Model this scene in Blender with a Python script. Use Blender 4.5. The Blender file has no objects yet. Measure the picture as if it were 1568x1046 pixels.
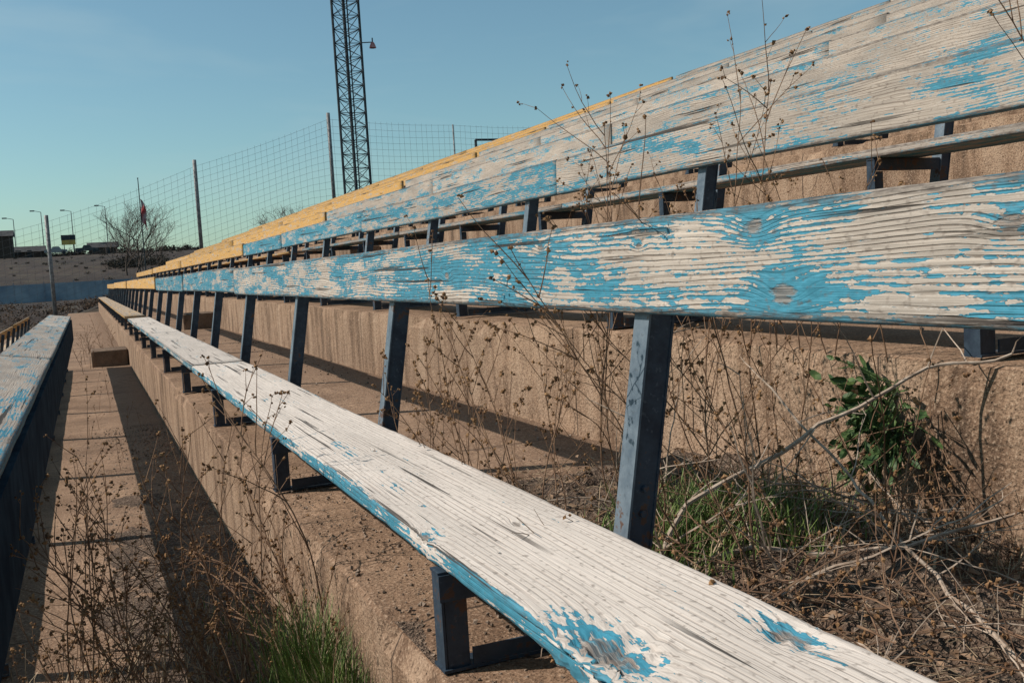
import bpy, math, random
from mathutils import Vector, noise, Matrix
random.seed(7)
D=bpy.data; S=bpy.context.scene
R=random.random
def U(a,b): return a+(b-a)*R()
def nz(x,y=0,z=0): return noise.noise(Vector((x,y,z)))
def sm(t):
    t=max(0,min(1,t)); return t*t*(3-2*t)

# ------------------------------------------------------------ node helper
class G:
    def __init__(s,name,tree=None):
        if tree is None:
            s.m=D.materials.new(name); s.m.use_nodes=True; s.t=s.m.node_tree
            s.b=s.t.nodes['Principled BSDF']; s.b.inputs['Specular IOR Level'].default_value=.25
        else: s.t=tree
    def n(s,ty,**k):
        nd=s.t.nodes.new(ty)
        ins=k.pop('i',{})
        for a,b in k.items(): setattr(nd,a,b)
        for a,b in ins.items(): s.put(nd.inputs[a],b)
        return nd
    def put(s,sock,v):
        if isinstance(v,bpy.types.NodeSocket): s.t.links.new(v,sock)
        else:
            if isinstance(v,tuple) and len(v)==3 and sock.type=='RGBA': v=v+(1,)
            sock.default_value=v
    def m_(s,op,a,b=0.0,c=0.0,clamp=False):
        nd=s.n('ShaderNodeMath',operation=op); nd.use_clamp=clamp
        s.put(nd.inputs[0],a); s.put(nd.inputs[1],b); s.put(nd.inputs[2],c)
        return nd.outputs[0]
    def vec(s,x,y,z=0.0):
        nd=s.n('ShaderNodeCombineXYZ',i={0:x,1:y,2:z}); return nd.outputs[0]
    def noise(s,v,sc=1.0,det=3.0,ro=.5,dist=0.0):
        nd=s.n('ShaderNodeTexNoise',i={'Vector':v,'Scale':sc,'Detail':det,'Roughness':ro,'Distortion':dist}); return nd.outputs[0]
    def rng(s,v,a,b,c=0.0,d=1.0):
        nd=s.n('ShaderNodeMapRange',i={0:v,1:a,2:b,3:c,4:d}); return nd.outputs[0]
    def mix(s,f,a,b,bt='MIX'):
        nd=s.n('ShaderNodeMix',data_type='RGBA',blend_type=bt)
        s.put(nd.inputs[0],f); s.put(nd.inputs[6],a); s.put(nd.inputs[7],b); return nd.outputs[2]
    def bump(s,h,st=.5,dist=.01):
        nd=s.n('ShaderNodeBump',i={'Strength':st,'Distance':dist,'Height':h}); return nd.outputs[0]

def wood(name,pc,knots=(),bare=(.60,.51,.425),line=(.17,.125,.095),ring=.012,thr=.90,bs=.9,wav=.12,lc=.8,fade=None,grey=.6,stc=.66,hero=False):
    g=G(name); uv=g.n('ShaderNodeUVMap').outputs[0]
    sp=g.n('ShaderNodeSeparateXYZ',i={0:uv}); u,v=sp.outputs[0],sp.outputs[1]
    at=g.n('ShaderNodeAttribute',attribute_name='paint').outputs[2]
    ed=g.n('ShaderNodeAttribute',attribute_name='edge').outputs[2]
    rnd=g.n('ShaderNodeObjectInfo').outputs['Random']
    def st(a,b,det=3.,ro=.5,z=0.): return g.noise(g.vec(g.m_('MULTIPLY',u,a),g.m_('MULTIPLY',v,b),z),1.,det,ro)
    nQ=st(22.,60.,3.,.65,7.)
    n1=st(.7,3.5,1.); n2=st(4.,15.,2.,.5,3.)
    F=g.m_('ADD',v,g.m_('MULTIPLY_ADD',n1,wav,-wav/2)); F=g.m_('ADD',F,g.m_('MULTIPLY_ADD',n2,wav*.13,-wav*.065))
    pb=0.0; core=0.0
    for (ku,kv,r,pbb) in knots:
        du=g.m_('MULTIPLY',g.m_('SUBTRACT',u,ku),.5); dv=g.m_('SUBTRACT',v,kv)
        d2=g.m_('DIVIDE',g.m_('ADD',g.m_('MULTIPLY',du,du),g.m_('MULTIPLY',dv,dv)),r*r)
        e=g.m_('POWER',2.718,g.m_('MULTIPLY',d2,-1.))
        F=g.m_('ADD',F,g.m_('MULTIPLY',e,r*.8))
        pb=g.m_('ADD',pb,g.m_('MULTIPLY',e,pbb))
        core=g.m_('MAXIMUM',core,g.rng(g.m_('ADD',d2,g.m_('MULTIPLY',nQ,.9)),.72,.52))
    if knots: pb=g.m_('MULTIPLY',pb,g.rng(nQ,.32,.62,.15,1.6))
    irr=g.noise(g.vec(g.m_('MULTIPLY',F,38.),g.m_('MULTIPLY',u,.15),4.),1.,1.)
    F=g.m_('ADD',F,g.m_('MULTIPLY',irr,ring*1.6))
    rg=g.m_('SINE',g.m_('MULTIPLY',F,6.2832/ring)); rg=g.m_('MULTIPLY_ADD',rg,.5,.5)
    streak=st(4.,170.,3.,.65,5.); big=st(.9,5.,2.,.5,9.)
    nP=st(2.3,11.,6.,.74,1.)
    P=g.m_('ADD',nP,g.m_('MULTIPLY',rg,.085)); P=g.m_('ADD',P,g.m_('MULTIPLY',nQ,.30)); P=g.m_('ADD',P,g.m_('MULTIPLY',at,.5)); P=g.m_('ADD',P,pb)
    # wide areas that kept or lost their coat
    P=g.m_('ADD',P,g.m_('MULTIPLY_ADD',big,.30,-.15))
    if fade: P=g.m_('ADD',P,g.rng(u,fade[0],fade[1],fade[2],0.))
    thr=thr+.02
    mask=g.rng(P,thr,thr+.008)
    halo=g.rng(P,thr-.045,thr)
    rim=g.m_('MULTIPLY',g.rng(P,thr-.012,thr),g.m_('SUBTRACT',1.,mask))
    crack=g.m_('MULTIPLY',g.rng(st(.8,40.,3.,.55,11.),.61,.635),g.rng(big,.40,.50))
    lines=g.m_('MULTIPLY',g.rng(rg,.68,.97),g.rng(st(2.5,9.,2.,.5,21.),.32,.55,.15,1.))
    c=g.mix(g.m_('MULTIPLY',g.rng(streak,.34,.62),stc),bare,tuple(a*.52 for a in bare))
    c=g.mix(g.m_('MULTIPLY',lines,lc),c,line)
    gr=st(1.3,7.,4.,.6,31.)
    c=g.mix(g.rng(gr,.42,.62,0.,grey),c,(.27,.24,.21))
    c=g.mix(g.m_('MULTIPLY',halo,.45),c,(.70,.665,.61))
    c=g.mix(g.m_('MULTIPLY',rim,.65),c,(.11,.09,.08))
    pcol=g.mix(g.rng(nQ,.3,.7),tuple(a*.70 for a in pc),tuple(min(1,a*1.2+.015) for a in pc))
    pcol=g.mix(g.rng(gr,.35,.7,.28,0.),pcol,tuple(a*.75+.08 for a in pc))
    pcol=g.mix(g.m_('MULTIPLY',g.rng(streak,.60,.66),.6),pcol,(.03,.06,.08))
    c=g.mix(mask,c,pcol)
    if knots: c=g.mix(g.m_('MULTIPLY',core,.85),c,g.mix(g.rng(streak,.4,.6),(.08,.06,.05),(.34,.29,.25)))
    c=g.mix(g.m_('MULTIPLY',crack,.92),c,(.03,.025,.022))
    fine=g.noise(g.vec(g.m_('MULTIPLY',u,45.),g.m_('MULTIPLY',v,70.)),1.,2.)
    c=g.mix(g.rng(fine,.27,.42,.6,0.),c,(.14,.11,.09))
    c=g.mix(g.m_('MULTIPLY',ed,g.rng(nQ,.35,.6,.85,.35)),c,(.085,.07,.062))
    tone=g.rng(rnd,0.,1.,.76,1.0); c=g.mix(1.,c,g.n('ShaderNodeCombineColor',i={0:tone,1:tone,2:tone}).outputs[0],'MULTIPLY')
    if hero:
        h=g.m_('SUBTRACT',g.m_('MULTIPLY',streak,.8),g.m_('MULTIPLY',lines,.6)); h=g.m_('ADD',h,g.m_('MULTIPLY',mask,.6)); h=g.m_('SUBTRACT',h,g.m_('MULTIPLY',crack,2.))
        if knots: h=g.m_('SUBTRACT',h,g.m_('MULTIPLY',core,.8))
    else: h=g.m_('SUBTRACT',g.m_('MULTIPLY',streak,1.),g.m_('MULTIPLY',crack,2.))
    g.put(g.b.inputs['Base Color'],c); g.put(g.b.inputs['Roughness'],g.rng(mask,0.,1.,.9,.6))
    g.put(g.b.inputs['Normal'],g.bump(h,bs,.003))
    return g.m

BLUE=(.040,.245,.345); YEL=(.62,.34,.085)
M_back=wood('weathered_blue_backrest',BLUE,[(1.61,.18,.034,.10),(1.02,.155,.028,.09),(2.59,.175,.02,.05),(1.52,.05,.04,.15),(3.4,.1,.025,.05),(2.05,.16,.015,.05)],fade=(1.2,1.55,-.05),bare=(.66,.57,.48),hero=True,grey=.4)
GOUGE=[(2.19,.0,.045,1.2),(1.36,.045,.08,2.8),(1.27,.32,.045,1.8),(2.15,.225,.02,.6)]
M_seat=wood('weathered_seat_board',BLUE,[(2.19,.005,.035,.20),(2.15,.225,.02,.08),(1.37,.04,.08,.20),(1.27,.32,.045,.20),(2.45,.09,.010,.25),(3.3,.2,.02,.1),(1.95,.10,.008,.2)],bare=(.75,.665,.59),line=(.38,.30,.245),ring=.016,bs=.55,wav=.05,lc=.42,grey=.22,stc=.40,hero=True)
M_wblue=wood('weathered_blue_board',BLUE,[(1.55,.13,.035,.13),(2.6,.1,.03,.08),(4.1,.1,.035,.1)])
M_wyel=wood('weathered_yellow_board',YEL,bare=(.56,.46,.35))

def simple(name,c1,c2,sc=20.,rough=.8,bs=.3,bd=.005,det=4.,metal=0.,spec=None):
    g=G(name); co=g.n('ShaderNodeTexCoord').outputs['Object']
    n=g.noise(co,sc,det,.6)
    g.put(g.b.inputs['Base Color'],g.mix(g.rng(n,.35,.65),c1,c2)); g.put(g.b.inputs['Roughness'],rough)
    g.put(g.b.inputs['Metallic'],metal)
    if spec is not None: g.b.inputs['Specular IOR Level'].default_value=spec
    if bs: g.put(g.b.inputs['Normal'],g.bump(n,bs,bd))
    return g.m
def steelmat(name,a,b,ch):
    g=G(name); co=g.n('ShaderNodeTexCoord').outputs['Object']
    n=g.noise(co,9.,4.,.7); n2=g.noise(co,60.,2.,.6)
    c=g.mix(g.rng(n,.36,.62),a,b); c=g.mix(g.rng(n2,.62,.70,0.,.4),c,ch)
    c=g.mix(g.rng(g.m_('ADD',n,g.m_('MULTIPLY',n2,.2)),.70,.74,0.,.9),c,(.10,.05,.03))
    g.put(g.b.inputs['Base Color'],c); g.b.inputs['Roughness'].default_value=.5; g.b.inputs['Specular IOR Level'].default_value=.4
    g.put(g.b.inputs['Normal'],g.bump(n2,.3,.002)); return g.m
M_steel=steelmat('worn_navy_steel',(.014,.025,.042),(.038,.06,.085),(.10,.125,.15)); M_flange=steelmat('sun_tinted_worn_steel',(.065,.092,.12),(.14,.175,.205),(.04,.05,.06))  # flange copy lightened: sunlight on that face put into colour, plus worn paint
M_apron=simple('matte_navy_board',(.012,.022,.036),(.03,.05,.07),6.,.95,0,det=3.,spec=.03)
M_stem=simple('dry_stem',(.11,.06,.036),(.23,.14,.085),30.,.9,0,det=1.)
M_stem2=simple('pale_dry_branch',(.26,.19,.14),(.42,.34,.27),40.,.9,.4,.002,2.)
M_pod=simple('dry_seed_head',(.10,.05,.025),(.30,.17,.08),60.,.9,0,det=1.)
M_grass=simple('grass_blade',(.06,.11,.022),(.16,.22,.06),9.,.6,0,det=1.)
M_straw=simple('dead_grass',(.26,.19,.12),(.42,.32,.21),9.,.8,0,det=1.)
M_leaf=simple('green_leaf',(.03,.065,.02),(.085,.135,.042),25.,.55,0,det=1.)
M_peb=simple('pebble',(.10,.075,.055),(.34,.26,.20),6.,.9,0,det=1.)
M_bark=simple('bare_bark',(.06,.045,.038),(.12,.09,.072),4.,.9,0,det=1.)
M_galv=simple('fence_steel',(.12,.12,.12),(.22,.22,.22),6.,.5,0,det=1.)
M_tower=simple('tower_steel',(.02,.024,.03),(.05,.055,.06),1.5,.5,0,det=1.)
M_brush=simple('dry_brush',(.05,.032,.024),(.15,.095,.06),2.,.95,0,det=1.)

def concrete(name='old_concrete',dk=(.90,.80,.705)):
    g=G(name); co=g.n('ShaderNodeTexCoord').outputs['Object']
    sp=g.n('ShaderNodeSeparateXYZ',i={0:co}); x,y,z=sp.outputs
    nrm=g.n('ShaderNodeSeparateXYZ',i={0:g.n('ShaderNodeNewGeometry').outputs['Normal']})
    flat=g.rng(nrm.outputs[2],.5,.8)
    n1=g.noise(co,1.5,5.,.62); n2=g.noise(co,13.,4.,.72); n3=g.noise(co,95.,2.,.6)
    st=g.noise(g.vec(x,g.m_('MULTIPLY',y,6.),g.m_('MULTIPLY',z,.8)),1.,4.,.62)
    c=g.mix(g.rng(n1,.34,.66),(.175,.118,.082),(.385,.28,.205))
    c=g.mix(g.rng(n2,.38,.68,0.,.6),c,(.165,.112,.08))
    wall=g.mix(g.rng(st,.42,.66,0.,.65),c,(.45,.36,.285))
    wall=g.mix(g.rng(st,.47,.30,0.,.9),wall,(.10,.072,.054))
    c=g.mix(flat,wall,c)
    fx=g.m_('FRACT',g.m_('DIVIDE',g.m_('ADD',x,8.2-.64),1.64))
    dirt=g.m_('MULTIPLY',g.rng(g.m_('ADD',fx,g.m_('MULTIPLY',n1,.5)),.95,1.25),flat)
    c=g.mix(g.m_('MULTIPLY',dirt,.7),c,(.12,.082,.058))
    c=g.mix(g.rng(n3,.54,.72,0.,.7),c,(.50,.41,.33))
    c=g.mix(g.rng(n3,.46,.28,0.,.85),c,(.075,.052,.038))
    vo=g.n('ShaderNodeTexVoronoi',i={'Vector':co,'Scale':34.}); pit=g.rng(g.m_('ADD',vo.outputs[0],g.m_('MULTIPLY',n2,.6)),.42,.34)
    c=g.mix(g.m_('MULTIPLY',pit,.75),c,(.075,.053,.04))
    fr=g.m_('FRACT',g.m_('ADD',g.m_('DIVIDE',g.m_('ADD',y,g.m_('MULTIPLY',g.m_('SUBTRACT',n1,.5),.05)),2.15),.37)); jt=g.m_('ABSOLUTE',g.m_('SUBTRACT',fr,.5))
    j=g.rng(jt,.0035,.0015); c=g.mix(g.m_('MULTIPLY',j,.85),c,(.04,.03,.024))
    v2=g.n('ShaderNodeTexVoronoi',feature='DISTANCE_TO_EDGE',i={'Vector':g.vec(g.m_('ADD',x,g.m_('MULTIPLY',n2,.2)),g.m_('ADD',y,g.m_('MULTIPLY',n1,.5)),z),'Scale':.9})
    ck=g.m_('MULTIPLY',g.rng(v2.outputs[0],.007,.001),g.rng(n1,.45,.55)); c=g.mix(g.m_('MULTIPLY',ck,.75),c,(.05,.035,.028))
    c=g.mix(1.,c,dk,'MULTIPLY')
    h=g.m_('ADD',g.m_('MULTIPLY',n2,1.5),g.m_('MULTIPLY',n3,.5)); h=g.m_('SUBTRACT',h,g.m_('MULTIPLY',pit,.55))
    g.put(g.b.inputs['Base Color'],c); g.put(g.b.inputs['Roughness'],.92); g.put(g.b.inputs['Normal'],g.bump(h,.85,.013))
    return g.m
M_conc=concrete(); M_step=concrete('shade_tinted_concrete',(.62,.57,.52))  # step copy darkened overall, painting in the shade of its front
def soil(name,a,b,c3,sc,bd):
    g=G(name); co=g.n('ShaderNodeTexCoord').outputs['Object']
    n1=g.noise(co,sc,5.,.72); n2=g.noise(co,sc*9,2.,.7)
    c=g.mix(g.rng(n1,.35,.65),a,b); c=g.mix(g.rng(n2,.5,.66,0.,.85),c,c3)
    g.put(g.b.inputs['Base Color'],c); g.put(g.b.inputs['Roughness'],.95); g.put(g.b.inputs['Normal'],g.bump(g.m_('ADD',n1,n2),1.,bd)); return g.m
M_soil=soil('litter_soil',(.05,.033,.024),(.15,.10,.07),(.27,.20,.145),7.,.03)
M_ground=soil('scrub_ground',(.020,.014,.012),(.048,.033,.025),(.058,.046,.03),.03,.2)

# ------------------------------------------------------------ mesh builder
class MB:
    def __init__(s): s.v=[]; s.f=[]
    def box(s,a,b):
        i=len(s.v)
        for z in (a[2],b[2]):
            for y in (a[1],b[1]):
                for x in (a[0],b[0]): s.v.append((x,y,z))
        s.f+=[tuple(i+k for k in q) for q in ((0,2,3,1),(4,5,7,6),(0,1,5,4),(2,6,7,3),(0,4,6,2),(1,3,7,5))]
    def bar(s,p,q,w,t,side=None):
        p=Vector(p);q=Vector(q);d=(q-p).normalized()
        sd=Vector(side) if side else (Vector((0,0,1)) if abs(d.z)<.9 else Vector((0,1,0)))
        a=d.cross(sd).normalized(); b=a.cross(d).normalized()
        i=len(s.v)
        for e in (p,q):
            for sa,sb in ((-1,-1),(1,-1),(1,1),(-1,1)): s.v.append(tuple(e+a*sa*w/2+b*sb*t/2))
        s.f+=[tuple(i+k for k in x) for x in ((0,3,2,1),(4,5,6,7),(0,1,5,4),(1,2,6,5),(2,3,7,6),(3,0,4,7))]
    def tube(s,pts,r0,r1,n=5):
        i0=len(s.v); m=len(pts)
        for k,p in enumerate(pts):
            p=Vector(p); t=(Vector(pts[min(k+1,m-1)])-Vector(pts[max(k-1,0)]))
            if t.length<1e-9: t=Vector((0,0,1))
            t.normalize(); a=t.cross(Vector((.31,.95,.07))).normalized(); b=t.cross(a)
            r=r0+(r1-r0)*k/max(1,m-1)
            for j in range(n):
                an=2*math.pi*j/n; s.v.append(tuple(p+a*math.cos(an)*r+b*math.sin(an)*r))
        for k in range(m-1):
            for j in range(n):
                a=i0+k*n+j; b=i0+k*n+(j+1)%n; s.f.append((a,b,b+n,a+n))
        s.f.append(tuple(i0+j for j in range(n-1,-1,-1))); s.f.append(tuple(i0+(m-1)*n+j for j in range(n)))
    def octa(s,p,r,sq=1.):
        i=len(s.v); p=Vector(p)
        ax=[Vector((U(-1,1),U(-1,1),U(-1,1))).normalized()]
        ax.append(ax[0].cross(Vector((.3,.5,.8))).normalized()); ax.append(ax[0].cross(ax[1]))
        for a in ax:
            for sg in (1,-1): s.v.append(tuple(p+a*sg*r*U(.6,1.3)*sq))
        for a,b,c in ((0,2,4),(2,1,4),(1,3,4),(3,0,4),(2,0,5),(1,2,5),(3,1,5),(0,3,5)): s.f.append((i+a,i+b,i+c))
    def obj(s,name,mat,parent=None,smooth=False):
        me=D.meshes.new(name); me.from_pydata(s.v,[],s.f); me.update()
        if smooth: me.polygons.foreach_set('use_smooth',[True]*len(me.polygons))
        o=D.objects.new(name,me); S.collection.objects.link(o); me.materials.append(mat)
        if parent: o.parent=parent
        return o
def empty(name):
    o=D.objects.new(name,None); S.collection.objects.link(o); return o

# ------------------------------------------------------------ planks
def plank(name,cx,cz,w,t,ang,y0,y1,mat,paint,seed,parent,warp=.006,gouge=()):
    a=Vector((math.cos(ang),0,math.sin(ang))); b=Vector((-math.sin(ang),0,math.cos(ang)))
    r=.006
    def side(L,n):
        return [r,2*r,3*r]+[3*r+(L-6*r)*k/n for k in range(1,n)]+[L-3*r,L-2*r,L-r]
    prof=[]; arc=0
    for k,(L,n) in enumerate(((w,26 if gouge else 6),(t,2),(w,3),(t,2))):
        for q in side(L,n):
            if k==0: p=(-w/2+q,t/2)
            elif k==1: p=(w/2,t/2-q)
            elif k==2: p=(w/2-q,-t/2)
            else: p=(-w/2,-t/2+q)
            edge=(q<2*r+1e-6 or q>L-2*r-1e-6)
            prof.append((p[0],p[1],arc+q,k,edge))
        arc+=L
    ys=[y0]; y=y0
    while y<y1-1e-4:
        st=(.012 if (gouge and 1<y<2.6) else .025) if y<3.5 else .06 if y<7 else .25 if y<20 else 1.5
        if y<.4: st=.2
        y=min(y1,y+st); ys.append(y)
    V=[];uv=[];pt=[];eg=[]; n=len(prof)
    for y in ys:
        ox=warp*nz(y*.35,seed*3.7); oz=warp*nz(y*.4,seed*5.1+9)
        endf=1-.02*max(0,1-min(y-y0,y1-y)/.03)
        for (p,q,ar,k,edge) in prof:
            e=1-(max(0,nz(y*9,ar*30,seed)-.08)*.05+max(0,nz(y*2.2,ar*11,seed+4)-.12)*.045 if edge else 0)
            pp=p*(1-(1-e)*.4)*endf; qq=q*e*endf+ .0012*nz(y*3,ar*22,seed+8)
            if gouge and (k==0 or edge):
                for (gu,gv,gr,ga) in gouge:
                    d2=(((y-gu)*.6)**2+(p+w/2-gv)**2)/(gr*gr)
                    if d2<5:
                        ee=math.exp(-d2); nn=nz(y*28,p*60,seed+2)*.6+nz(y*70,p*110,3)*.4+abs(nz(y*12,p*45,7))*.7
                        qq-=ee*ga*.010*(.35+nn); pp+= (ee*ga*.012*nz(y*40,q*60,5) if edge else 0)
            P=Vector((cx+ox,y,cz+oz))+a*pp+b*qq
            V.append(tuple(P)); uv.append((y+(0 if seed==0 else seed*7.31%10),ar)); pt.append(paint[k]+(.04 if edge else 0)); eg.append(1. if (edge and not gouge) else .3 if edge else 0.)
    F=[]
    for i in range(len(ys)-1):
        for j in range(n):
            j2=(j+1)%n; F.append((i*n+j,i*n+j2,(i+1)*n+j2,(i+1)*n+j))
    F.append(tuple(range(n-1,-1,-1))); F.append(tuple((len(ys)-1)*n+j for j in range(n)))
    me=D.meshes.new(name); me.from_pydata(V,[],F); me.update()
    ul=me.uv_layers.new(name='UVMap'); at=me.attributes.new('paint','FLOAT','POINT'); at.data.foreach_set('value',pt)
    at=me.attributes.new('edge','FLOAT','POINT'); at.data.foreach_set('value',eg)
    for li,l in enumerate(me.loops): ul.data[li].uv=uv[l.vertex_index]
    for po in me.polygons:
        vs=[ul.data[l].uv[1] for l in po.loop_indices]
        if len(vs)==4 and max(vs)-min(vs)>arc*.5:
            for l in po.loop_indices:
                if ul.data[l].uv[1]<arc*.5: ul.data[l].uv[1]+=arc
    me.polygons.foreach_set('use_smooth',[len(p.vertices)==4 for p in me.polygons])
    o=D.objects.new(name,me); S.collection.objects.link(o); me.materials.append(mat); o.parent=parent
    return o

DX,DZ=1.64,.555
FY=[2.08+2.13*k for k in range(-2,9)]
def frames(name,dx,dz,ys,parent,back=True):
    mb=MB(); fl=MB()
    for y in ys:
        X=lambda v:v+dx
        Z=lambda v:v+dz
        mb.box((X(.66),y-.03,Z(-.74)),(X(1.16),y-.024,Z(-.68)))
        mb.box((X(.66),y-.024,Z(-.68)),(X(1.16),y+.03,Z(-.674)))
        mb.box((X(.665),y-.022,Z(-.90)),(X(.671),y+.035,Z(-.682)))
        mb.box((X(.673),y-.021,Z(-.90)),(X(.725),y-.015,Z(-.742)))
        mb.box((X(.66),y-.03,Z(-.902)),(X(1.25),y+.04,Z(-.895)))
        mb.box((X(.73),y-.03,Z(-.893)),(X(1.25),y-.024,Z(-.855)))
        if back:
            p=Vector((X(1.10),y,Z(-.893))); q=Vector((X(1.262),y,Z(.05)))
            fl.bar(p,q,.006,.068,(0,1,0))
            mb.bar(p+Vector((.036,-.022,0)),q+Vector((.036,-.022,0)),.062,.006,(0,1,0))
            mb.bar(p+Vector((.07,0,0)),q+Vector((.07,0,0)),.006,.055,(0,1,0))
            for zz in (-.62,-.56):
                tt=(zz+.893)/.943; c0=p.lerp(q,tt)
                mb.tube([c0+Vector((.036,-.025,0)),c0+Vector((.036,-.036,0))],.009,.009,6)
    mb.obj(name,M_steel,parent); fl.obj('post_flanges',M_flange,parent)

row_joint={1:[-3,9.0,14,19.5],2:[-3,5.8,10.7,15.6,19.5],3:[-3,3.1,8,13,19.5]}
for n in range(-2,9):
    dx=DX*(n-1); dz=DZ*(n-1)
    P=empty('wooden_bleacher_bench')
    js=row_joint.get(n,[-3,2+(n%3),7+(n%4),13,19.5])
    if n<1: js=[-3,8,14,19.5]
    for k in range(len(js)-1):
        sd=0 if (n==1 and k==0) else n*13+k*5+40
        sj=js if n!=1 else [-3,7.6,13,19.5]
        off=.0 if sd==0 else U(-.014,.014)
        if n==0:
            plank('backrest_cap',-.45,-.50,.36,.045,math.radians(-9),js[k]+.004,js[k+1],M_wblue,(.33,.62,.4,.4),sd,P)
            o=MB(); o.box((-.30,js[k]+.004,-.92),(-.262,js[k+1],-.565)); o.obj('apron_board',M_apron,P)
        else:
            pt={1:.47,2:.38,3:.35}.get(n,.30)
            plank('backrest_board',1.225+dx+off,-.028+dz+off,.225,.045,math.radians(90-2),js[k]+.004,js[k+1],M_back if sd==0 else M_wblue,(pt+(.08 if (n==1 and k) else 0)+(.08*k if n==2 else 0),.42,.6,.7),sd,P,.012 if n>1 else .006)
        if k<len(sj)-1:
            plank('seat_board',.858+dx,-.643+dz+(0 if sd==0 else abs(off)*.4),.383,.048,0,sj[k]+.004,sj[k+1],M_seat if (n==1) else M_wblue,(.14,.4,.5,.50 if n==1 else .40),sd+ (0 if sd==0 else 2),P,.01,GOUGE if (n==1 and k==0) else ())
    frames('steel_frames',dx,dz,FY,P)
    y1=62 if n>0 else 42
    y0=19.7
    if n!=0:
        Q=empty('wooden_bleacher_bench')
        cuts=[y0,33,47,y1] if y1>50 else [y0,33,y1]
        for k in range(len(cuts)-1):
            plank('backrest_board',1.225+dx+U(-.02,.02),-.018+dz+U(-.02,.02),.235,.045,math.radians(88),cuts[k]+(.01),cuts[k+1],M_wyel,(.62,.6,.7,.7),n*7+k+200,Q)
        plank('seat_board',.858+dx,-.643+dz,.383,.048,0,y0+1.2,y1,M_wyel,(.35,.4,.5,.6),n*7+203,Q)
        frames('steel_frames',dx,dz,[21.6+2.13*k for k in range(int((y1-y0)/2.13))],Q)

# ------------------------------------------------------------ concrete terraces
def terraces():
    prof=[]
    for n in range(-3,10):
        x0=.64+DX*(n-1); z0=-.91+DZ*(n-1)
        if n>-3:
            for k in range(0,6): prof.append((x0,z0-DZ+DZ*k/6,0))
        prof.append((x0,z0-.008,2)); prof.append((x0+.012,z0,1))
        for k in range(1,12): prof.append((x0+DX*k/12,z0,0))
    prof.append((x0+DX,z0,0)); prof.append((x0+DX,z0-1.5,0))
    ys=[-4]; y=-4
    while y<63:
        y+=.05 if .5<y<7 else .3 if y<20 else 1.5; ys.append(min(y,63))
    V=[];F=[];n=len(prof)
    for y in ys:
        for (x,z,e) in prof:
            q=nz(x*3,y*3,z*3)*.006+nz(x*.6,y*.5,z)*.010
            ch=(max(0,nz(y*4,x*3,1.3)-.05)*.06+max(0,nz(y*14,x*3,4)-.05)*.025) if e else 0
            V.append((x+ch+q*.7,y,z-ch*.6+q))
    for i in range(len(ys)-1):
        for j in range(n-1): F.append((i*n+j,i*n+j+1,(i+1)*n+j+1,(i+1)*n+j))
    me=D.meshes.new('concrete_terraces'); me.from_pydata(V,[],[tuple(reversed(f)) for f in F]); me.update()
    o=D.objects.new('concrete_terraces',me); S.collection.objects.link(o); me.materials.append(M_conc)
terraces()
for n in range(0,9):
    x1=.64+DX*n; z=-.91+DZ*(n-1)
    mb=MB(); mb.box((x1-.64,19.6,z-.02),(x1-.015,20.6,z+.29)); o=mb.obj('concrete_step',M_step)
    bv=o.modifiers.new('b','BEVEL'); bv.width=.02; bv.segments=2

def soil_sheet(name,x0,x1,y0,y1,zb,hh,thr,mat,wx=1.):
    nx=int((x1-x0)/.02); ny=int((y1-y0)/.025); V=[];F=[]
    for j in range(ny+1):
        for i in range(nx+1):
            x=x0+(x1-x0)*i/nx; y=y0+(y1-y0)*j/ny
            e=min(sm((x-x0)/.35),sm((y-y0)/.4),sm((y1-y)/.9))
            if wx<0: e=min(e,sm((x1-x)/.3))
            h=e*(.55+.5*nz(x*2.5,y*2.5,2)+.28*nz(x*9,y*9,5)+.2*nz(x*26,y*26,1))-thr
            V.append((x,y,zb+h*hh))
    for j in range(ny):
        for i in range(nx):
            a=j*(nx+1)+i; F.append((a,a+1,a+nx+2,a+nx+1))
    me=D.meshes.new(name); me.from_pydata(V,[],F); me.update()
    me.polygons.foreach_set('use_smooth',[True]*len(F))
    o=D.objects.new(name,me); S.collection.objects.link(o); me.materials.append(mat)
soil_sheet('soil',1.15,2.275,-1.,4.2,-.91,.14,.18,M_soil)
soil_sheet('soil',.67,1.3,.2,2.6,-.91,.04,.28,M_soil,-1)
soil_sheet('soil',-.2,.63,2.,8.,-1.465,.03,.40,M_soil)
mb=MB()
for _ in range(4200):
    if R()<.6: x,y,z=U(1.1,2.25),U(.6,3.6),-.895+U(0,.06)
    else: x,y,z=U(.67,1.3),U(.8,4.5),-.903
    mb.octa((x,y,z),U(.002,.010)*U(.4,1.))
for _ in range(2600): mb.octa((.62-abs(random.gauss(0,.38)),U(2.,11),-1.462),U(.002,.011))
for n in range(1,6):
    for _ in range(300): mb.octa((2.25-abs(random.gauss(0,.4))+DX*(n-1),U(2,16),-.905+DZ*(n-1)),U(.003,.014))
mb.obj('gravel',M_peb)
mb=MB(); m2=MB()
for _ in range(1500):
    x,y=U(1.15,2.26),U(.7,3.7); z=-.885+U(0,.06); an=U(0,6.28); l=U(.008,.028); w=l*U(.2,.6); t=U(-.5,.5)
    a=Vector((math.cos(an),math.sin(an),t*.6)); b=Vector((-math.sin(an),math.cos(an),U(-.5,.5)))
    i=len(mb.v); p=Vector((x,y,z))
    for q in (p-a*l,p+b*w+Vector((0,0,l*.2)),p+a*l,p-b*w+Vector((0,0,l*.2))): mb.v.append(tuple(q))
    mb.f.append((i,i+1,i+2,i+3))
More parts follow.
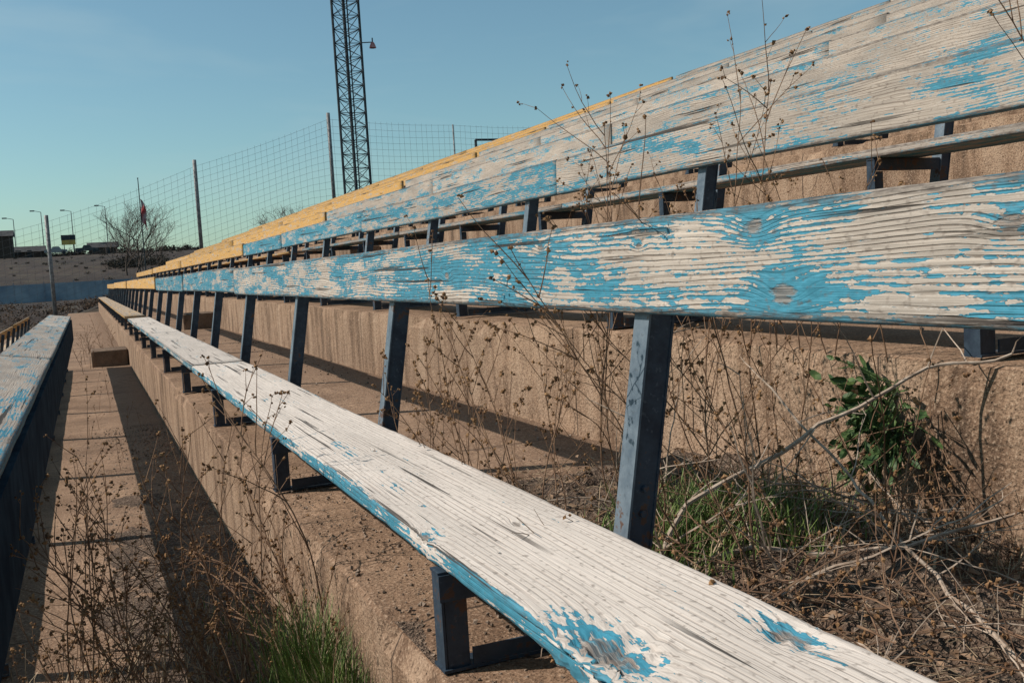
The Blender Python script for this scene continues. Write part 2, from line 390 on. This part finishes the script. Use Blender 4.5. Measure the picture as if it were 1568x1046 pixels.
for _ in range(1300):
    x,y=U(1.15,2.26),U(.7,3.7); z=-.88+U(0,.05); an=U(0,6.28); l=U(.03,.12)
    p=Vector((x,y,z)); q=p+Vector((math.cos(an)*l,math.sin(an)*l,U(-.01,.03))); m=(p+q)/2+Vector((U(-.01,.01),U(-.01,.01),.008)); m2.tube([p,m,q],.0012,.0008,3)
for _ in range(450):
    x,y=.6-abs(random.gauss(0,.3)),U(2.5,9); z=-1.458; an=U(0,6.28); l=U(.02,.08)
    p=Vector((x,y,z)); m2.tube([p,p+Vector((math.cos(an)*l,math.sin(an)*l,.004))],.0012,.0008,3)
P=empty('leaf_litter'); mb.obj('dead_leaves',simple('dead_leaf',(.10,.06,.035),(.30,.20,.13),12.,.9,0,det=1.),P); m2.obj('straw',M_straw,P)

# ------------------------------------------------------------ weeds
def stem(sm_,pm,p,d,L,r,lv,droop=.15,pods=1.,wob=.28):
    n=max(4,int(L/.045)); pts=[Vector(p)]; d=Vector(d).normalized(); st=L/n
    for k in range(n):
        d=(d+Vector((U(-1,1),U(-1,1),U(-1,1)))*wob*.35+Vector((0,0,-droop*.12))).normalized()
        pts.append(pts[-1]+d*st)
    sm_.tube(pts,r,r*.4,4 if lv<2 else 5)
    if lv>0:
        for k in range(2,n+1):
            if R()<(.42 if lv>1 else .38):
                dd=(pts[k]-pts[k-1]).normalized()
                s=Vector((U(-1,1),U(-1,1),U(-.2,1))).normalized()
                stem(sm_,pm,pts[k],dd*.8+s*.75,L*U(.18,.42)*(1-.4*k/n),r*.6,lv-1,droop,pods,wob)
    if pm is not None and R()<pods:
        for _ in range(random.choice((2,2,3,4))):
            pm.octa(pts[-1]+Vector((U(-1,1),U(-1,1),U(-1,1)))*.007,U(.0035,.0075))
        for k in range(2,n):
            if R()<.2*pods: pm.octa(pts[k]+Vector((U(-1,1),U(-1,1),U(-1,1)))*.005,U(.003,.006))
def plant(name,specs,mat=M_stem,pods=1.,seed=0):
    if seed: random.seed(seed)
    P=empty(name); a=MB(); b=MB()
    for s in specs: stem(a,b,*s[:5],s[5],pods=pods)
    a.obj('stems',mat,P)
    if b.v: b.obj('seed_heads',M_pod,P)
random.seed(21)
specs=[]
for _ in range(9): specs.append(((U(1.10,1.2),U(2.25,2.9),-.9),(U(-.12,.05),U(.05,.6),1),U(.55,.95),.0026,2,.15))
plant('dry_weed',specs)
specs=[]
for _ in range(14): specs.append(((U(1.35,2.0),U(1.6,2.9),-.88),(U(-.3,.15),U(-.2,.4),1),U(.6,1.2),.0028,2,.14))
for x,y,L in ((1.75,2.6,1.45),(1.6,3.0,1.35),(1.9,2.5,1.4)): specs.append(((x,y,-.88),(-.08,.02,1),L,.003,2,.05))
plant('dry_weed',specs)
specs=[]
for _ in range(9): specs.append(((U(1.0,1.15),U(2.7,3.9),-.9),(U(-.25,.1),U(-.1,.5),1),U(.4,.8),.0024,2,.2))
plant('dry_weed',specs)
specs=[]
for _ in range(8): specs.append(((U(2.1,2.25),U(2.0,3.6),-.36),(U(-.3,.0),U(-.3,.3),1),U(.5,.9),.0024,2,.1))
specs.append(((2.4,1.75,-.36),(-.1,-.1,1),1.25,.003,2,.05))
plant('dry_weed',specs)
specs=[]
for _ in range(28): specs.append(((U(-.15,.5),U(3.0,4.3),-1.46),(U(-.5,.1),U(-.3,.3),1),U(.45,1.0),.0032,2,.2))
for _ in range(30): specs.append(((U(-.3,.4),U(3.0,4.0),-1.46),(U(-.3,.5),U(-.3,.3),.8),U(.25,.6),.0026,2,.3))
plant('dry_weed',specs)
specs=[]
for _ in range(12): specs.append(((U(.5,.64),U(2.4,3.6),-1.4),(U(-.35,-.05),U(.2,.9),.8),U(.7,1.2),.0038,2,.45))
plant('dry_weed',specs)
specs=[]
for _ in range(14): specs.append(((U(-.1,.5),U(6,16),-1.46),(U(-.3,.3),U(-.3,.3),1),U(.15,.4),.002,1,.2))
for _ in range(16): specs.append(((U(-.2,.6),U(18,24),-1.46),(U(-.3,.3),U(-.3,.3),1),U(.3,.8),.004,2,.2))
plant('dry_weed',specs)
P=empty('dead_brush_pile'); a=MB(); b=MB()
for _ in range(130):
    stem(a,b,(U(1.25,2.2),U(.9,2.9),-.9+U(0,.12)),(U(-1,1),U(-1,1),U(-.05,.5)),U(.2,.6),U(.0016,.0034),1,.35,.5,.5)
for _ in range(60):
    stem(a,b,(U(1.0,1.5),U(1.3,2.1),-.86+U(0,.2)),(U(-1,1),U(-1,1),U(-.05,.6)),U(.1,.3),U(.0014,.0026),1,.35,1.,.5)
a.obj('twigs',M_stem,P); b.obj('seed_heads',M_pod,P)
c=MB()
for _ in range(65):
    stem(c,None,(U(1.2,2.2),U(1.0,2.8),-.9+U(0,.12)),(U(-1,1),U(-1,1),U(0,.6)),U(.2,.65),U(.002,.0045),1,.25,0,.5)
def curve(mb,pts,r0,r1):
    out=[]
    for k in range(len(pts)-1):
        for q in range(6):
            t=q/6; p=Vector(pts[k]).lerp(Vector(pts[k+1]),t); out.append(p+Vector((nz(p.x*6,p.y*6,k),nz(p.z*7,p.x*6,k+3),nz(p.y*7,p.z*5,9)))*.026)
    out.append(Vector(pts[-1])); mb.tube(out,r0,r1,6); return out
o1=curve(c,[(1.22,2.2,-.88),(1.5,2.35,-.72),(1.85,2.2,-.50),(2.15,2.1,-.37),(2.3,1.95,-.33)],.009,.004)
o2=curve(c,[(1.35,2.3,-.86),(1.6,2.2,-.82),(1.9,1.95,-.80),(2.2,1.8,-.70)],.008,.004)
o3=curve(c,[(1.6,1.3,-.86),(1.75,1.7,-.78),(1.85,2.1,-.62),(1.8,2.4,-.38)],.006,.003)
o4=curve(c,[(1.25,2.15,-.86),(1.3,2.3,-.6),(1.42,2.4,-.35),(1.5,2.45,-.1)],.006,.003)
for oo in (o1,o2,o3,o4):
    for p in oo[3::3]: stem(c,None,p,(U(-1,1),U(-1,1),U(-.2,1)),U(.12,.35),.0026,1,.1,0,.4)
c.obj('pale_branches',M_stem2,P)

def grass(name,cx,cy,cz,rx,ry,n,hmin,hmax,mat=M_grass,mat2=M_straw,lean=.7):
    P=empty(name)
    for mt,frac,nm in ((mat,.8,'blades'),(mat2,.2,'dead_blades')):
        mb=MB()
        for _ in range(int(n*frac)):
            x=cx+random.gauss(0,rx); y=cy+random.gauss(0,ry); h=U(hmin,hmax); w=U(.0018,.0036)
            an=U(0,6.28); dx,dy=math.cos(an),math.sin(an); ln=U(.1,lean)*h; i=len(mb.v)
            px,py=-dy*w,dx*w
            for k in range(4):
                t=k/4; bx=x+dx*ln*t*t; by=y+dy*ln*t*t; z=cz+h*t*(1-.15*t*ln/h); q=1-t*.7
                mb.v.append((bx-px*q,by-py*q,z)); mb.v.append((bx+px*q,by+py*q,z))
            mb.v.append((x+dx*ln,y+dy*ln,cz+h*.9))
            for k in range(3): mb.f.append((i+2*k,i+2*k+1,i+2*k+3,i+2*k+2))
            mb.f.append((i+6,i+7,i+8))
        mb.obj(nm,mt,P)
grass('grass_clump',1.70,2.5,-.89,.13,.14,1600,.09,.25)
grass('grass_clump',1.45,2.4,-.90,.09,.12,1000,.08,.22)
grass('grass_clump',2.0,2.5,-.88,.10,.12,350,.05,.14)
grass('grass_clump',.53,2.95,-1.465,.05,.10,1000,.25,.55,lean=.45)
grass('grass_clump',.57,2.7,-1.465,.04,.10,800,.22,.52,lean=.45)
grass('grass_clump',.45,4.0,-1.465,.1,.3,120,.04,.12)
grass('grass_clump',2.05,1.9,-.87,.15,.4,300,.05,.14,M_straw,M_straw)
grass('grass_clump',.15,3.6,-1.465,.25,.4,420,.05,.24,M_straw,M_straw)

P=empty('leafy_green_weed'); a=MB(); lf=MB()
for _ in range(95):
    c0=Vector((2.255,2.36+U(-.05,.05),-.47+U(-.14,.05)))
    d=Vector((U(-1,-.1),U(-1,.9),U(-1.4,.6))).normalized(); L=U(.06,.22)
    e=c0+d*L+Vector((0,0,-.03)); a.tube([c0,c0.lerp(e,.5)+Vector((0,0,.01)),e],.0015,.001,4)
    for k in range(3):
        p=c0.lerp(e,.45+.27*k); dd=(d+Vector((U(-1,1),U(-1,1),U(-1,.5)))*.7).normalized(); s=dd.cross(Vector((U(-1,1),U(-1,1),U(-.3,1)))).normalized(); l=U(.03,.065); w=l*.22; i=len(lf.v)
        for q in (p,p+dd*l*.3+s*w,p+dd*l*.7+s*w*.8,p+dd*l,p+dd*l*.7-s*w*.8,p+dd*l*.3-s*w,p+dd*l*.5+dd.cross(s)*w*.35): lf.v.append(tuple(q))
        for q in range(6): lf.f.append((i+q,i+(q+1)%6,i+6))
a.obj('stems',M_leaf,P); lf.obj('leaves',M_leaf,P)
a=MB()
P=empty('dead_weed_on_wall')
b=MB()
for _ in range(24): stem(a,b,(2.25,2.3+U(-.15,.2),-.5+U(-.15,.05)),(U(-.6,-.1),U(-.8,.6),U(-1,.1)),U(.12,.4),.0022,1,.5)
a.obj('stems',M_stem,P); b.obj('seed_heads',M_pod,P)

# ------------------------------------------------------------ terrain
def prof(x): return max(-3.2,min(3.45,-.91+.338*(x-.64)))
def H(x,y):
    p=prof(x)
    ins=p-1.3*(1-sm((x-13)/1.2)) if x>-6.3 else -3.2
    out=p-.3
    t1=sm((y-62)/2); base=ins*(1-t1)+out*t1
    t=sm((y-66)/16); base=base*(1-t)+(-1.3)*t
    base+=sm((y-135)/150)*(9.4+1.0*nz(x*.01,y*.01,3)) + (nz(x*.08,y*.08)*.25 if y>80 else 0)
    return base
def axis(a,b,dn0,dn1,st):
    v=[];x=dn0
    while x<=dn1: v.append(x); x+=st
    s=st; x=dn1
    while x<b: s*=1.35; x+=s; v.append(min(x,b))
    s=st; x=dn0
    while x>a: s*=1.35; x-=s; v.insert(0,max(x,a))
    return v
xs=axis(-3000,3000,-60,60,1.5); ys=axis(-1500,4000,-6,320,2.)
V=[(x,y,H(x,y)) for y in ys for x in xs]; nx=len(xs)
F=[(j*nx+i,j*nx+i+1,(j+1)*nx+i+1,(j+1)*nx+i) for j in range(len(ys)-1) for i in range(nx-1)]
me=D.meshes.new('ground'); me.from_pydata(V,[],F); me.polygons.foreach_set('use_smooth',[True]*len(F)); o=D.objects.new('ground',me); S.collection.objects.link(o); me.materials.append(M_ground)

# ------------------------------------------------------------ wire fence
P=empty('wire_fence'); posts=MB(); wires=MB()
FX=[-27,-18.7,-10.3,-1.73,6.9,15.5,24.1,32.7,41]; FT=[2.0,2.0,2.3,4.1,7.2,10.1,9.7,9.6,9.6]
def ftop(x):
    for k in range(len(FX)-1):
        if FX[k]<=x<=FX[k+1]: return FT[k]+(FT[k+1]-FT[k])*(x-FX[k])/(FX[k+1]-FX[k])
    return FT[-1]
for x,t in zip(FX,FT):
    posts.tube([(x,65,H(x,65)-.5),(x,65,t+(.25 if x<16 else -.1))],.12 if x<16 else .05,.12 if x<16 else .05,8)
x=FX[0]
while x<FX[-1]:
    wires.bar((x,65,H(x,65)),(x+U(-.05,.05),65,ftop(x)-.15),.010,.010); x+=.40
for k in range(16):
    for q in range(len(FX)-1):
        xa,xb=FX[q],FX[q+1]; pts=[]
        for s in range(7):
            xx=xa+(xb-xa)*s/6; b=H(xx,65)+.1; tp=ftop(xx)-.15-.14*math.sin(math.pi*s/6)
            pts.append((xx,65,b+(tp-b)*k/15))
        for s in range(6): wires.bar(pts[s],pts[s+1],.011,.011)
posts.obj('posts',M_galv,P,True); wires.obj('wire_mesh',M_galv,P)

# ------------------------------------------------------------ lattice tower
P=empty('lattice_tower'); t=MB(); X0,Y0=25.0,95.; zb=H(X0,Y0)-.5; zt=48; w=1.45
cs=[(X0+w*math.cos(a),Y0+w*math.sin(a)) for a in (math.radians(200),math.radians(320),math.radians(80))]
for (x,y) in cs: t.tube([(x,y,zb),(x,y,zt)],.12,.12,8)
z=zb
while z<zt-1.3:
    for i in range(3):
        a=cs[i]; b=cs[(i+1)%3]
        t.bar((a[0],a[1],z),(b[0],b[1],z),.06,.06)
        t.bar((a[0],a[1],z),(b[0],b[1],z+1.3),.05,.05); t.bar((b[0],b[1],z+.01),(a[0],a[1],z+1.31),.05,.05)
    z+=1.3
t.tube([(X0-.1,Y0,zb),(X0-.1,Y0,zt)],.15,.15,8); t.tube([(X0+.22,Y0-.1,zb),(X0+.22,Y0-.1,zt)],.06,.06,6)
t.obj('lattice',M_tower,P)
l=MB(); xr=X0+w*.95; zl=21.6
l.tube([(xr-.3,Y0-.8,zl),(xr+.9,Y0-.8,zl+.1)],.05,.05,6); l.tube([(xr+.9,Y0-.8,zl+.5),(xr+.9,Y0-.8,zl-.5)],.06,.06,6); l.obj('lamp_arm',M_tower,P)
l=MB(); l.tube([(xr+.9,Y0-.8,zl-.45),(xr+.9,Y0-.8,zl-.2),(xr+.9,Y0-.8,zl),(xr+.9,Y0-.8,zl+.1)],.34,.1,10)
l.obj('beacon',simple('beacon_red',(.35,.06,.05),(.55,.3,.28),2.,.5,0),P)

P=empty('scoreboard_frame'); f=MB(); fx,fy,fz=26.3,66.5,8.75
f.bar((fx,fy,fz),(fx+2.9,fy,fz+.0),.14,.14); f.bar((fx,fy,fz-.0),(fx,fy,3),.14,.14); f.bar((fx+2.9,fy,fz),(fx+2.9,fy,3),.14,.14); f.bar((fx,fy,fz-1.3),(fx+2.9,fy,fz-1.3),.14,.14); f.bar((fx+1.45,fy,fz),(fx+1.45,fy,fz-1.3),.07,.07)
f.obj('frame',M_tower,P)

# ------------------------------------------------------------ background things
mw=MB(); x=-70.
while x<2.5:
    mw.box((x,120,-1.6),(x+2.92,120.06,.65+.1*nz(x))); mw.box((x+2.92,119.95,-1.6),(x+3.0,120.1,.85)); x+=3.
mw.obj('outfield_fence',simple('pale_blue_panel',(.15,.20,.26),(.30,.35,.40),.4,.7,0))

def tree(mb,p,d,L,r,lv):
    n=4; pts=[Vector(p)]; d=Vector(d).normalized()
    for k in range(n):
        d=(d+Vector((U(-1,1),U(-1,1),U(-.6,1)))*.16).normalized(); pts.append(pts[-1]+d*L/n)
    mb.tube(pts,r,r*.6,5 if lv>2 else 3)
    if lv>0:
        for k in (1,2,3,4,4):
            s=Vector((U(-1,1),U(-1,1),U(-.2,.8))).normalized()
            tree(mb,pts[k],d*.7+s*.8,L*U(.5,.75),r*.55,lv-1)
def bare(x,y,h,sp=1,lv=4):
    mb=MB()
    for _ in range(sp):
        tree(mb,(x+U(-.8,.8)*sp,y,H(x,y)-.2),(U(-.5,.5),U(-.2,.2),1),h*.42,h*.011,lv)
    mb.obj('bare_tree',M_bark)
def xy(px,Y):
    dx=px-784; xp=dx*.998+8; X=xp*.9207+1530*.3902; Yy=-xp*.3902+1530*.9207; return X/Yy*Y
bare(xy(200,190),190,15,3,4); bare(xy(232,200),200,9,2,3); bare(xy(440,180),180,14,2,4); bare(xy(178,220),220,8,2,3)
def brush(name,x0,x1,y0,y1,n,hm,sz,mat):
    mb=MB()
    for _ in range(n):
        x,y=U(x0,x1),U(y0,y1); h=hm*U(.3,1)*max(.2,(.7+1.2*nz(x*.1,y*.1)))
        for _ in range(26):
            p=Vector((x+random.gauss(0,h*.7),y+random.gauss(0,h*.7),H(x,y)+h*U(-.1,1)*U(.5,1))); mb.octa(p,sz*U(.4,1.2))
            q=p+Vector((U(-1,1),U(-1,1),U(0,1)))*sz*3; mb.bar(p,q,sz*.15,sz*.15)
    mb.obj(name,mat)
brush('dry_brush',-9,5,67,82,130,.8,.07,M_brush)
brush('dry_brush',-30,2,122,135,60,1.2,.10,M_brush)
M_far=simple('distant_foliage',(.018,.018,.015),(.045,.038,.027),.2,.95,0,det=1.)
brush('distant_trees',-160,120,285,310,620,2.4,.45,M_far)
brush('distant_trees',xy(170,215),xy(250,215),208,222,50,3.2,.25,M_far)
brush('distant_brush',-60,60,160,270,260,.5,.12,M_far)

def lamp(x,y,h):
    P=empty('street_lamp'); m=MB(); z=H(x,y)
    m.tube([(x,y,z),(x,y,z+h)],.14,.09,6); m.bar((x,y,z+h),(x-1.6,y,z+h+.35),.12,.12); m.obj('pole',M_galv,P)
    m=MB(); m.box((x-2.6,y-.25,z+h+.2),(x-1.5,y+.25,z+h+.5)); m.obj('lamp_head',M_galv,P)
for px,hh in ((27,10.5),(70,12),(116,12),(168,13)): lamp(xy(px,290),290,hh)
x=xy(222,150); z=H(x,150); P=empty('flagpole'); m=MB(); m.tube([(x,150,z),(x,150,z+15.6)],.10,.06,8); m.octa((x,150,z+15.7),.16); m.obj('pole',M_tower,P)
m=MB()
for j in range(9):
    for i in range(5): m.v.append((x+.08+i*.15+.08*math.sin(j*.9),150+.14*math.sin(i*1.7+j*.4),z+12.8-j*.42-i*i*.07))
for j in range(8):
    for i in range(4): a=j*5+i; m.f.append((a,a+1,a+6,a+5))
m.obj('flag',simple('flag_cloth',(.40,.04,.04),(.45,.34,.34),.9,.8,0,det=0.),P)
x=xy(108,280); z=H(x,280); P=empty('roadside_sign'); m=MB(); m.box((x-1.2,280,z),(x-1.0,280.2,z+3.2)); m.box((x+1.0,280,z),(x+1.2,280.2,z+3.2)); m.box((x-1.7,279.9,z+4.1),(x+1.7,280.3,z+5.4)); m.obj('panel',M_tower,P)
m=MB(); m.box((x-1.65,279.85,z+2.9),(x+1.65,280.28,z+4.09)); m.obj('yellow_panel',simple('sign_yellow',(.5,.33,.08),(.6,.42,.12),1.,.6,0),P)
def truck(px,Y,col):
    x=xy(px,Y); z=H(x,Y)+.6; P=empty('parked_pickup_truck'); m=MB()
    pr=[(-2.7,.45),(-2.7,1.15),(-1.1,1.2),(-.7,1.85),(.7,1.85),(1.2,1.2),(2.5,1.05),(2.7,.45)]
    for yy in (Y-.9,Y+.9):
        for a,b in pr: m.v.append((x+a,yy,z+b))
    m.f.append(tuple(range(8))); m.f.append(tuple(range(15,7,-1)))
    for k in range(8): m.f.append((k,(k+1)%8,8+(k+1)%8,8+k))
    m.obj('body',simple('truck_paint',col,tuple(a*1.3 for a in col),1.,.4,0),P)
    m=MB()
    for a in (-1.7,1.7): m.tube([(x+a,Y-1,z+.4),(x+a,Y-.65,z+.4)],.42,.42,12); m.tube([(x+a,Y+.65,z+.4),(x+a,Y+1,z+.4)],.42,.42,12)
    m.obj('wheels',M_tower,P)
truck(135,275,(.05,.055,.06)); truck(88,272,(.25,.25,.25))
M_wall=simple('brown_siding',(.05,.035,.03),(.09,.065,.05),3.,.9,0); M_roof=simple('shed_roof',(.03,.03,.033),(.06,.06,.06),1.,.8,0)
def shed(px,Y,w,h,nm='shed'):
    x=xy(px,Y); z=H(x,Y); P=empty(nm); m=MB(); m.box((x-w/2,Y,z-1),(x+w/2,Y+6,z+h)); m.obj('walls',M_wall,P)
    m=MB(); a=w/2+.4; m.v=[(x-a,Y-.4,z+h),(x+a,Y-.4,z+h),(x+a,Y+6.4,z+h),(x-a,Y+6.4,z+h),(x-a,Y+3,z+h+1.5),(x+a,Y+3,z+h+1.5)]; m.f=[(0,1,5,4),(2,3,4,5),(0,4,3),(1,2,5),(0,3,2,1)]; m.obj('roof',M_roof,P)
    m=MB(); m.box((x+.5,Y-.05,z-1),(x+1.6,Y-.01,z+2)); m.box((x-2.2,Y-.05,z+1.),(x-.9,Y-.01,z+2.)); m.obj('door_and_window',M_tower,P)
shed(-10,270,9,5.4); shed(40,282,9,1.6); shed(160,284,7,1.9)

# ------------------------------------------------------------ light, sky, camera
el=math.radians(43); az=math.atan2(-.918,.395)
W=D.worlds.new('World'); S.world=W; W.use_nodes=True; g=G('',W.node_tree)
bg=W.node_tree.nodes['Background']
sky=g.n('ShaderNodeTexSky',sky_type='NISHITA'); sky.sun_disc=False; sky.sun_elevation=el; sky.sun_rotation=az%(2*math.pi); sky.air_density=1.0; sky.dust_density=.8; sky.ozone_density=2.0
tc=g.n('ShaderNodeTexCoord').outputs['Generated']; mp=g.n('ShaderNodeMapping',i={0:tc,2:(0.,.3,.5),3:(1.2,3.,7.)}).outputs[0]
cl=g.noise(mp,1.6,4.,.6,.4); cf=g.rng(cl,.45,.80,.05,.40)
c=g.mix(1.,sky.outputs[0],(.86,1.11,1.02),'MULTIPLY'); c=g.mix(cf,c,(4.6,6.0,6.3))
g.put(bg.inputs[0],c); bg.inputs[1].default_value=.097
L=D.lights.new('sun','SUN'); L.energy=5.0; L.angle=math.radians(.53); L.color=(1,.915,.82)
o=D.objects.new('sun',L); S.collection.objects.link(o)
d=Vector((.918*math.cos(el),-.395*math.cos(el),-math.sin(el))); o.rotation_euler=d.to_track_quat('-Z','Y').to_euler()

C=D.cameras.new('camera'); co=D.objects.new('camera',C); S.collection.objects.link(co); S.camera=co
C.lens=35; C.sensor_width=36; C.clip_end=6000; C.clip_start=.05
Rm=Matrix.Rotation(math.radians(-22.97),3,'Z')@Matrix.Rotation(math.radians(90-4.56),3,'X')@Matrix.Rotation(math.radians(-3.4),3,'Z')
co.matrix_world=Rm.to_4x4()
S.view_settings.view_transform='Standard'; S.view_settings.look='None'; S.view_settings.exposure=0
